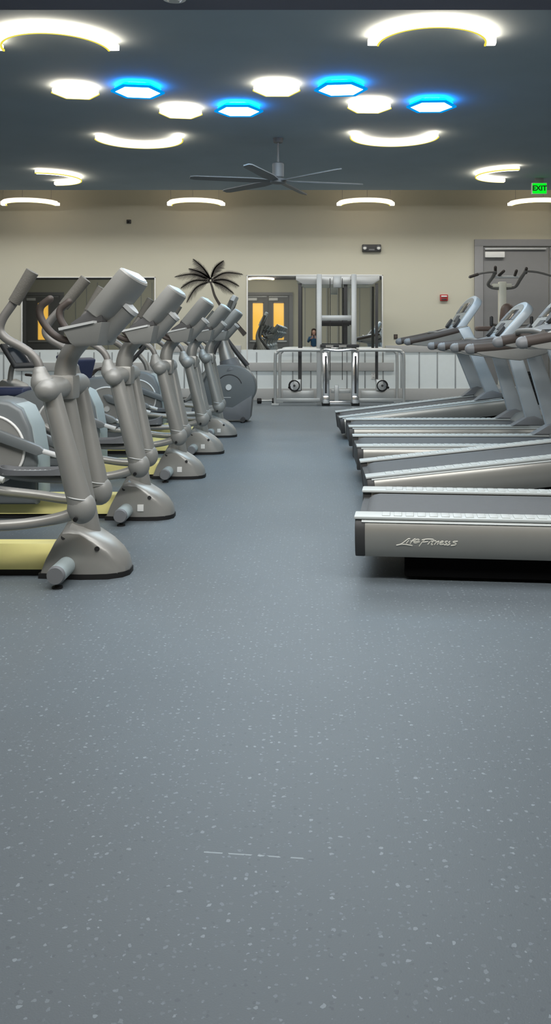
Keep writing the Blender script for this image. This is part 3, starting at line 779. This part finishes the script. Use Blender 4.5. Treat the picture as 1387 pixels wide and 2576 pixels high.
    MB().box(.2, .33, -.14, .14, .034, .039, .003, mx).build('screen', 'screen', fp)
    MB().box(.08, .16, -.07, .07, .034, .045, .006, mx).build('keypad', 'dark', fp)
    for q in (-1, 1):
        MB().box(.2, .3, q * .22 - .05, q * .22 + .05, .034, .04, .004, mx).build('side_display', 'grey', fp)
        MB().tube([mx @ Vector((.05, q * .22, .02)), mx @ Vector((.05, q * .22, .06))], [.055, .06], 22).build('cup_holder', 'dark', b)
    MB().prism([(1.28, 1.03), (1.26, 1.075), (1.42, 1.115), (1.5, 1.11), (1.5, 1.03)], -.33, .33, .01).build('console_shelf', 'grey', t)
    MB().tube([(1.18, -.345, 1.06), (1.16, -.2, 1.075), (1.16, .2, 1.075), (1.18, .345, 1.06)], .018, 12, 4).build('front_bar', 'tube', t)
    return t
TM = [((.226, 4.40, 0), math.radians(-6.0), 0, 1.16, 'nearest treadmill, its side panel carrying script lettering', True),
      ((.352, 5.86, -.05), 0, math.radians(6.0), 1.01, 'second treadmill from the viewer, its deck tilted up to the front', False),
      ((.32, 7.00, 0), 0, 0, .81, 'middle treadmill of the five, level deck', False),
      ((.318, 8.45, 0), 0, 0, .81, 'fourth treadmill from the viewer, level deck, console before the grey door', False),
      ((.295, 9.95, -.05), math.radians(2.0), math.radians(6.5), .79, 'farthest treadmill, steeply tilted deck near the weight rack', False)]
for a in TM: make_treadmill(*a)

# ------------------------------------------------------------------ cable weight rack in front of the mirror
def rack():
    Y0, Y1 = 14.42, 15.1
    t = thing('cable_weight_rack', 'tall silver cable weight rack with bent-tube side rails before the mirror', 'weight machine', (at(850, 848, Y0).x, Y0, 0))
    off = t.location
    B = lambda m, n, mt, p=t: m.build(n, mt, p, off)
    def a(px, py, Y=Y0): return at(px, py, Y)
    for px in (803.5, 891):
        x = a(px, 0).x
        m = MB(); m.box(x - .042, x + .042, Y0, Y0 + .08, 0.02, a(0, 690).z, .006); up = B(m, 'upright', 'steel')
    x0, x1 = a(803, 0).x, a(891, 0).x
    # top beam with chamfered ends
    xa, xb = at(745, 0, Y1).x, at(955, 0, Y1).x
    z1, z0 = at(0, 696, Y1).z, at(0, 716, Y1).z
    tb = B(MB().prism([(xa, z1), (xa, z1 - .06), (xa + .12, z0), (xb - .12, z0), (xb, z1 - .06), (xb, z1)], Y1 - .05, Y1 + .05, .008), 'top_beam', 'steel')
    B(MB().box(xa, xb, Y1 - .04, Y1 + .05, z1 + .0, z1 + .035, .006), 'top_cap', 'silver_lite', tb)
    c = a(849, 708); B(MB().box(c.x - .065, c.x + .065, Y0 - .02, Y0 + .12, c.z - .1, c.z + .09, .012), 'pulley_box', 'steel')
    for x in (x0, x1): B(MB().box(x - .035, x + .035, Y0 + .05, Y1, z1 - .07, z1 + .0, .006), 'top_strut', 'steel')
    B(MB().box(x0, x1, Y0 + .01, Y0 + .07, a(0, 806).z, a(0, 793).z, .006), 'cross_bar', 'steel')
    B(MB().box(x0, x1, Y0 + .4, Y0 + .45, a(0, 812).z - .03, a(0, 806).z, .006), 'rear_cross_bar', 'dark')
    for px, py0, py1 in ((755, 735, 985), (870, 716, 872), (948, 716, 960)):
        q = at(px, 0, Y1); w = .03 if px != 948 else .024
        B(MB().box(q.x - w, q.x + w, Y1 - .03, Y1 + .03, at(0, py1, Y1).z, z0 + .02, .006), 'guide_column', 'dark')
    # front chrome legs with slots
    for px, lean in ((820, -.012), (894, .012)):
        x = a(px, 0).x
        l = B(MB().prism([(x - .055 - lean, .02), (x - .05 + lean, a(0, 884).z), (x + .05 + lean, a(0, 884).z), (x + .055 - lean, .02)], Y0 - .12, Y0 - .05, .012), 'front_leg', 'chrome')
        B(MB().box(x - .016, x + .016, Y0 - .126, Y0 - .118, .2, a(0, 895).z, .004), 'slot', 'dark', l)
        B(MB().box(x - .065, x + .065, Y0 - .14, Y0 - .02, 0, .05, .01), 'rubber_foot', 'black', l)
        B(MB().box(x - .055, x + .055, Y0 - .14, Y0 - .1, .02, .16, .012), 'foot_cap', 'chrome', l)
        B(MB().box(x - .03, x + .03, Y0 - .08, Y0 + .02, a(0, 905).z, a(0, 885).z, .006), 'leg_bracket', 'steel', l)
    xl, xr = a(806, 0).x, a(903, 0).x
    pad = B(MB().box(xl, xr, Y0 - .16, Y0 - .02, a(0, 874).z, a(0, 866).z, .012), 'step_pad', 'dark')
    for px in (829, 862): B(MB().box(a(px, 0).x - .06, a(px, 0).x + .06, Y0 - .165, Y0 - .158, a(0, 873).z, a(0, 868).z), 'pad_plate', 'chrome', pad)
    B(MB().tube([a(812, 884, Y0 - .15), a(820, 880, Y0 - .2), a(852, 882, Y0 - .22), a(890, 880, Y0 - .2), a(900, 884, Y0 - .15)], .022, 12, 5), 'curl_bar', 'chrome')
    B(MB().box(x0 + .05, x1 - .05, Y0 - .11, Y0 - .06, .02, .075, .008), 'foot_bar', 'chrome')
    B(MB().box(x0 + .2, x1 - .05, Y0 + .1, Y0 + .15, .19, .25, .006), 'low_bar', 'steel')
    xm = (x0 + x1) / 2
    B(MB().box(xm - .035, xm + .035, Y0 - .09, Y0 - .03, .05, .33, .008), 'centre_post', 'steel')
    # bent-tube side rails
    for sg, pxo, pxi in ((-1, 693, 806), (1, 1016, 898)):
        for Y, dx in ((Y0 - .02, 0), (Y1 - .08, -sg * 8)):
            top = at(0, 881, Y0).z
            xo, xi = a(pxo + dx, 0).x, a(pxi, 0).x
            B(MB().tube([(xo, Y, .03), (xo, Y, top - .14), (xo - sg * .03, Y, top - .04), (xo - sg * .13, Y, top), (xi, Y, top)], .026, 14, 6), 'side_rail', 'steel')
            B(MB().box(xo - .06, xo + .06, Y - .06, Y + .06, 0, .03, .008), 'rail_foot', 'silver_lite')
        xo, xi = a(pxo, 0).x, a(pxi, 0).x
        B(MB().box(min(xo, xi), max(xo, xi), Y0 - .04, Y0 + .01, .06, .115, .008), 'base_rail', 'steel')
        B(MB().box(min(xo, xi) + .1, max(xo, xi) - .1, Y1 - .1, Y1 - .03, .06, .2, .008), 'rear_base_rail', 'steel')
        px = 741 if sg < 0 else 962
        c = at(px, 970, Y1 - .18)
        pl = B(MB().cyl((c.x, c.y - .02, c.z), (c.x, c.y + .02, c.z), .085, 28), 'pulley', 'chrome')
        B(MB().ring((c.x, c.y - .02, c.z), .085, .014, 'y', 28), 'pulley_rim', 'black', pl)
        B(MB().cyl((c.x, c.y - .04, c.z), (c.x, c.y + .04, c.z), .02, 14), 'pulley_axle', 'dark', pl)
        gx = at(755 if sg < 0 else 948, 0, Y1).x
        B(MB().box(min(c.x, gx) - .02, max(c.x, gx) + .02, c.y - .03, Y1 - .0, c.z - .08, c.z + .1, .012), 'pulley_carriage', 'steel')
        hk = at(728 if sg < 0 else 977, 975, Y1 - .18)
        B(MB().tube([(c.x - sg * -.08, c.y - .02, c.z - .02), (hk.x, hk.y, hk.z)], .02, 10, 1, True, True), 'cable_handle', 'black')
    for dx in (-.1, .1): B(MB().cyl((xm + dx, Y0 + .2, .4), (xm + dx, Y0 + .2, z1 - .06), .006, 8), 'cable', 'dark')
rack()
# dark little plate of a dumbbell lying by the rack
def dumbbell():
    c = at(672, 1008, 14.8); t = thing('dumbbell', 'small dark dumbbell on the floor left of the weight rack', 'dumbbell', (c.x, 14.75, 0), math.radians(10))
    MB().cyl((-.13, 0, .05), (.13, 0, .05), .014, 12).build('bar', 'steel', t)
    for s in (-1, 1): MB().cyl((s * .09, 0, .05), (s * .16, 0, .05), .05, 6, bev=.008).build('weight_head', 'black', t)
dumbbell()

# ------------------------------------------------------------------ assisted chin-up machine in front of the door
def chin():
    Y = 13.4
    b = at(1264, 848, Y)
    t = thing('chin_up_machine', 'cream post chin-up machine with curved dark handles before the grey door', 'weight machine', (b.x, Y, 0))
    off = t.location
    def a(px, py, dy=0): return at(px, py, Y + dy)
    B = lambda m, n, mt, p=t: m.build(n, mt, p, off)
    B(MB().box(b.x - .055, b.x + .055, Y - .05, Y + .05, .05, a(0, 709).z, .012), 'post', 'white_steel')
    B(MB().box(a(1240, 0).x, a(1287, 0).x, Y - .04, Y + .04, a(0, 723).z, a(0, 714).z, .008), 'yoke', 'white_steel')
    fr = B(MB().tube([a(1247, 682, -.3), a(1240, 697, -.2), a(1229, 713, -.06), a(1234, 721, 0), a(1250, 725, .0), a(1285, 724, 0), a(1299, 719, 0), a(1308, 705, -.15), a(1324, 680, -.3)], .026, 12, 5), 'handle_frame', 'tube')
    B(MB().tube([a(1245, 697, -.2), a(1306, 697, -.2)], .02, 12), 'cross_bar', 'silver_lite')
    for pts in ([(1182, 697), (1205, 689), (1225, 685), (1246, 684)], [(1324, 682), (1350, 684), (1375, 690), (1398, 697)]):
        h = B(MB().tube([a(p[0], p[1], -.3) for p in pts], .017, 12, 5, True, True), 'wide_handle', 'tube')
    B(MB().tube([a(1182, 697, -.3), a(1204, 689.5, -.3)], .022, 12), 'wide_grip', 'brown', h)
    for p, q in (((1247, 672), (1247, 688)), ((1268, 682), (1256, 693)), ((1300, 681), (1296, 693)), ((1325, 675), (1324, 686))):
        B(MB().tube([a(p[0], p[1], -.35), a(q[0], q[1], -.2)], .022, 12, 1, True, True), 'short_grip', 'brown')
    c = a(1277, 790, -.12)
    B(MB().tube([(c.x, c.y, c.z + .06), (c.x - .02, c.y, c.z - .1)], .1, 18, 1, True, True, 1.0), 'back_pad', 'brownpad')
    c = a(1219, 827, -.35)
    k = B(MB().box(c.x - .12, c.x + .14, c.y - .12, c.y + .12, c.z - .035, c.z + .035, .03, None, 3), 'knee_pad', 'brownpad')
    B(MB().tube([(c.x + .05, c.y, c.z), (b.x, c.y + .15, c.z - .08), (b.x, Y, c.z - .1)], .03, 12, 3), 'knee_lever', 'white_steel')
    for px, dy in ((1237, -.45), (1338, -.2)): B(MB().tube([a(px, 817, dy), a(px, 799, dy)], .026, 12, 1, True, True), 'side_grip', 'dark')
    B(MB().tube([a(1237, 815, -.45), (b.x - .05, Y - .2, a(0, 822).z), (b.x, Y, a(0, 822).z)], .02, 10, 3), 'grip_arm', 'tube')
    B(MB().tube([a(1338, 815, -.2), (b.x + .05, Y - .1, a(0, 822).z), (b.x, Y, a(0, 822).z)], .02, 10, 3), 'grip_arm', 'tube')
    B(MB().box(b.x - .06, b.x + .06, Y - 1.0, Y + .4, 0, .07, .01), 'floor_beam', 'white_steel')
    for y in (Y - .95, Y + .35): B(MB().box(b.x - .5, b.x + .5, y - .05, y + .05, 0, .08, .01), 'foot_bar', 'white_steel')
    for s in (0, 1):
        B(MB().box(b.x + .28 + s * .3, b.x + .3 + s * .3, Y - .02, Y + .04, .08, 1.15, .006), 'guide_rod', 'chrome')
    for q in range(10): B(MB().box(b.x + .3, b.x + .58, Y - .06, Y + .08, .09 + q * .05, .136 + q * .05, .004), 'weight_plate', 'black')
    B(MB().box(b.x, b.x + .64, Y - .03, Y + .05, 1.12, 1.18, .008), 'stack_top', 'white_steel')
chin()

# ------------------------------------------------------------------ person taking the photo, seen in the mirror
def skin_obj(name, verts, edges, radii, m, parent, sub=2, root=0):
    me = bpy.data.meshes.new(name); me.from_pydata([tuple(v) for v in verts], edges, [])
    o = bpy.data.objects.new(name, me); COL.objects.link(o)
    sk = o.modifiers.new('Skin', 'SKIN'); sk.use_smooth_shade = True
    for i, r in enumerate(radii):
        rr = r if isinstance(r, tuple) else (r, r)
        me.skin_vertices[0].data[i].radius = rr; me.skin_vertices[0].data[i].use_root = (i == root)
    sb = o.modifiers.new('Sub', 'SUBSURF'); sb.levels = sub; sb.render_levels = sub
    dg = bpy.context.evaluated_depsgraph_get(); dg.update()
    me2 = bpy.data.meshes.new_from_object(o.evaluated_get(dg)); bpy.data.objects.remove(o)
    me2.name = name; me2.materials.clear(); me2.materials.append(M[m])
    for p in me2.polygons: p.use_smooth = True
    r = bpy.data.objects.new(name, me2); COL.objects.link(r)
    if parent is not None: r.parent = parent
    return r
def person():
    t = thing('person', 'person with long dark hair and blue sweater holding a phone, reflected in the mirror', 'person', (0, -.42, 0))
    V, E, R = [], [], []
    def v(p, r, par=None):
        V.append(Vector(p)); R.append(r)
        if par is not None: E.append((par, len(V) - 1))
        return len(V) - 1
    # legs slightly bent, body facing +y ; heights for a figure 1.42 m tall
    pel = v((0, 0, .74), (.115, .085))
    wa = v((0, .005, .86), (.10, .075), pel); ch = v((0, .0, 1.0), (.115, .085), wa); up = v((0, -.005, 1.09), (.085, .07), ch)
    nk = v((0, .005, 1.155), .042, up); hd0 = v((0, .015, 1.21), (.055, .06), nk); hd1 = v((0, .02, 1.285), (.068, .078), hd0); hd2 = v((0, .012, 1.355), (.058, .066), hd1)
    hands = []
    for s in (-1, 1):
        hp = v((s * .085, 0, .70), .078, pel); kn = v((s * .09, .05, .40), .052, hp); ca = v((s * .09, .02, .25), .046, kn); an = v((s * .09, -.01, .07), .031, ca)
        to = v((s * .095, .06, .032), (.036, .025), an); v((s * .098, .14, .024), (.034, .02), to)
        sh = v((s * .145, -.005, 1.075), .048, up); el = v((s * .20, .10, .93), .036, sh); fa = v((s * .15, .22, 1.0), .031, el); wr = v((s * .09, .315, 1.06), .021, fa)
        pa = v((s * .062, .345, 1.075), (.027, .015), wr)
        hands.append((s, pa, Vector((s * .062, .345, 1.075))))
    body = skin_obj('body', V, E, R, 'skin', t)
    for s, pa, p in hands:
        for k in range(4):
            fz = .022 - k * .015; L = (.95, 1.05, 1.0, .8)[k]
            skin_obj('finger', [p + Vector((0, .0, fz)), p + Vector((-s * .008, .032 * L, fz + .005)), p + Vector((-s * .022, .05 * L, fz + .006)), p + Vector((-s * .04, .052 * L, fz + .006))], [(0, 1), (1, 2), (2, 3)], [.0085, .0078, .007, .0062], 'skin', body, 2)
        skin_obj('thumb', [p + Vector((0, -.012, .02)), p + Vector((-s * .015, -.016, .036)), p + Vector((-s * .034, -.014, .04))], [(0, 1), (1, 2)], [.0095, .0088, .0072], 'skin', body, 2)
    # face
    f = MB(); f.ball((0, .10, 1.277), (.013, .02, .02), 14); f.ball((0, .103, 1.266), (.017, .014, .01), 12)
    f.build('nose', 'skin', body)
    for s in (-1, 1):
        MB().ball((s * .029, .086, 1.298), (.012, .008, .008), 14).build('eye', 'white', body)
        MB().ball((s * .029, .0925, 1.298), (.006, .004, .0065), 12).build('iris', 'eye', body)
        MB().tube([(s * .013, .093, 1.317), (s * .03, .094, 1.322), (s * .046, .083, 1.316)], .0035, 8, 3).build('eyebrow', 'hair', body)
        MB().ball((s * .07, .01, 1.285), (.01, .018, .028), 14).build('ear', 'skin', body)
    MB().ball((0, .089, 1.243), (.022, .008, .0075), 14).build('mouth', 'lips', body)
    # hair
    m = MB()
    rings = []
    for z, rx, ry, cy, op in ((1.408, .02, .02, 0, 0), (1.398, .055, .06, 0, .1), (1.37, .078, .085, -.004, .5), (1.33, .086, .09, -.012, .95), (1.28, .09, .088, -.02, 1.15), (1.2, .095, .08, -.03, 1.25), (1.1, .11, .07, -.05, 1.35), (1.0, .105, .05, -.07, 1.45), (.93, .07, .035, -.085, 1.5)):
        r = []
        for k in range(26):
            a = PI / 2 + op + (2 * PI - 2 * op) * k / 25
            w = 1 + .04 * math.sin(k * 2.3 + z * 30)
            r.append((rx * w * math.cos(a), cy + .012 + ry * w * math.sin(a), z))
        rings.append(r)
    b = bmesh.new(); Rv = [[b.verts.new(p) for p in r] for r in rings]
    for i in range(len(Rv) - 1):
        for j in range(25): b.faces.new((Rv[i][j], Rv[i][j + 1], Rv[i + 1][j + 1], Rv[i + 1][j]))
    bmesh.ops.recalc_face_normals(b, faces=b.faces[:])
    bmesh.ops.solidify(b, geom=b.faces[:], thickness=.012)
    m._add(b); m.build('hair', 'hair', t)
    # sweater and trousers over the body
    V, E, R = [], [], []
    pel = v((0, 0, .70), (.128, .1)); wa = v((0, .005, .86), (.118, .092), pel); ch = v((0, 0, 1.0), (.13, .1), wa); up = v((0, -.005, 1.09), (.1, .083), ch); v((0, 0, 1.135), (.06, .055), up)
    for s in (-1, 1):
        sh = v((s * .145, -.005, 1.075), .062, up); el = v((s * .20, .10, .93), .05, sh); fa = v((s * .15, .22, 1.0), .043, el); v((s * .1, .3, 1.05), .034, fa)
    skin_obj('sweater', V, E, R, 'sweater', t)
    V, E, R = [], [], []
    pel = v((0, 0, .75), (.124, .094))
    for s in (-1, 1):
        hp = v((s * .085, 0, .69), .09, pel); kn = v((s * .09, .05, .40), .064, hp); ca = v((s * .09, .02, .25), .058, kn); v((s * .09, -.008, .085), .05, ca)
    skin_obj('trousers', V, E, R, 'pants', t)
    for s in (-1, 1):
        MB().loft([[(s * .095 + w * math.cos(a), .055 + l * math.sin(a), z) for a in [2 * PI * k / 20 for k in range(20)]] for z, w, l in ((0, .048, .12), (.03, .05, .122), (.06, .043, .1), (.09, .036, .06))]).build('shoe', 'white', t)
    p = thing('smartphone', 'dark smartphone held upright in the hands of the person in blue', 'phone', (0, -.05, 1.035))
    MB().box(-.034, .034, -.012, -.004, .03, .15, .003).build('case', 'dark', p)
    MB().box(-.031, .031, -.0135, -.0115, .036, .144, .001).build('screen', 'screen', p)
    MB().box(-.034, -.008, -.005, -.002, .105, .144, .002).build('lens_bump', 'black', p)
person()

# ------------------------------------------------------------------ lamps (unseen; aisle and hexagon ones carry the fittings' light, the rest are added fill)
def area(name, loc, sx, sy, energy, col, spread=180, rot=(0, 0, 0)):
    l = bpy.data.lights.new(name, 'AREA'); l.shape = 'RECTANGLE'; l.size = sx; l.size_y = sy; l.energy = energy; l.color = col; l.spread = math.radians(spread)
    o = bpy.data.objects.new(name, l); COL.objects.link(o); o.location = loc; o.rotation_euler = rot; return o
WARM = (1.0, .96, .88)
area('front_fill', (.0, 2.0, ZC - .13), 7, .2, 225, (1.0, .99, .96), 180, (math.radians(66), 0, 0))  # unseen fill added to brighten the sides facing the camera
area('entrance_fill', (-3.0, .6, ZC - .1), 12, .5, 170, (1.0, .98, .92), 180, (math.radians(-45), 0, 0))  # unseen fill added to brighten the front wall for the mirrors
area('aisle_light_near', (-.2, 3.9, ZC - .09), 3.4, 1.6, 92, (.97, .98, 1.0))
area('aisle_light_middle', (.1, 7.4, ZC - .02), 2.6, 4, 125, (.84, .95, 1.0))
area('aisle_light_far', (-.3, 11.9, ZC - .02), 5, 2, 45, (.92, .97, 1.0))
area('back_wall_fill', (-2.0, 14.45, ZC - .07), 19, .25, 185, (1.0, .98, .95), 144)  # unseen strip added to brighten the back wall, fading towards its top

for px, py, bl, rot, lb in hexes:
    if bl:
        Y = F * 2.2 / (CY - py)
        l = bpy.data.lights.new('blue_hexagon_lamp', 'AREA'); l.shape = 'DISK'; l.size = .34; l.energy = 9; l.color = (.22, .62, 1.0)
        o = bpy.data.objects.new('blue_hexagon_lamp', l); COL.objects.link(o); o.location = ((px - CX) * Y / F, Y, ZL - .006)

W = bpy.data.worlds.new('World'); S.world = W; W.use_nodes = True
W.node_tree.nodes['Background'].inputs[0].default_value = (.5, .52, .55, 1); W.node_tree.nodes['Background'].inputs[1].default_value = .3

# ------------------------------------------------------------------ camera
cam = bpy.data.cameras.new('Camera'); co = bpy.data.objects.new('Camera', cam); COL.objects.link(co)
cam.sensor_fit = 'VERTICAL'; cam.sensor_height = 36.0; cam.sensor_width = 36.0 * 1387 / 2576
cam.lens = F / 2576 * 36.0
cam.shift_x = -(CX - 693.5) / 2576.0; cam.shift_y = -(1288 - CY) / 2576.0
cam.clip_start = .01; cam.clip_end = 100
co.location = (0, 0, H); co.rotation_euler = (PI / 2, 0, 0)
S.camera = co
S.view_settings.view_transform = 'Standard'
S.view_settings.look = 'None'
S.cycles.use_denoising = True
S.cycles.max_bounces = 8
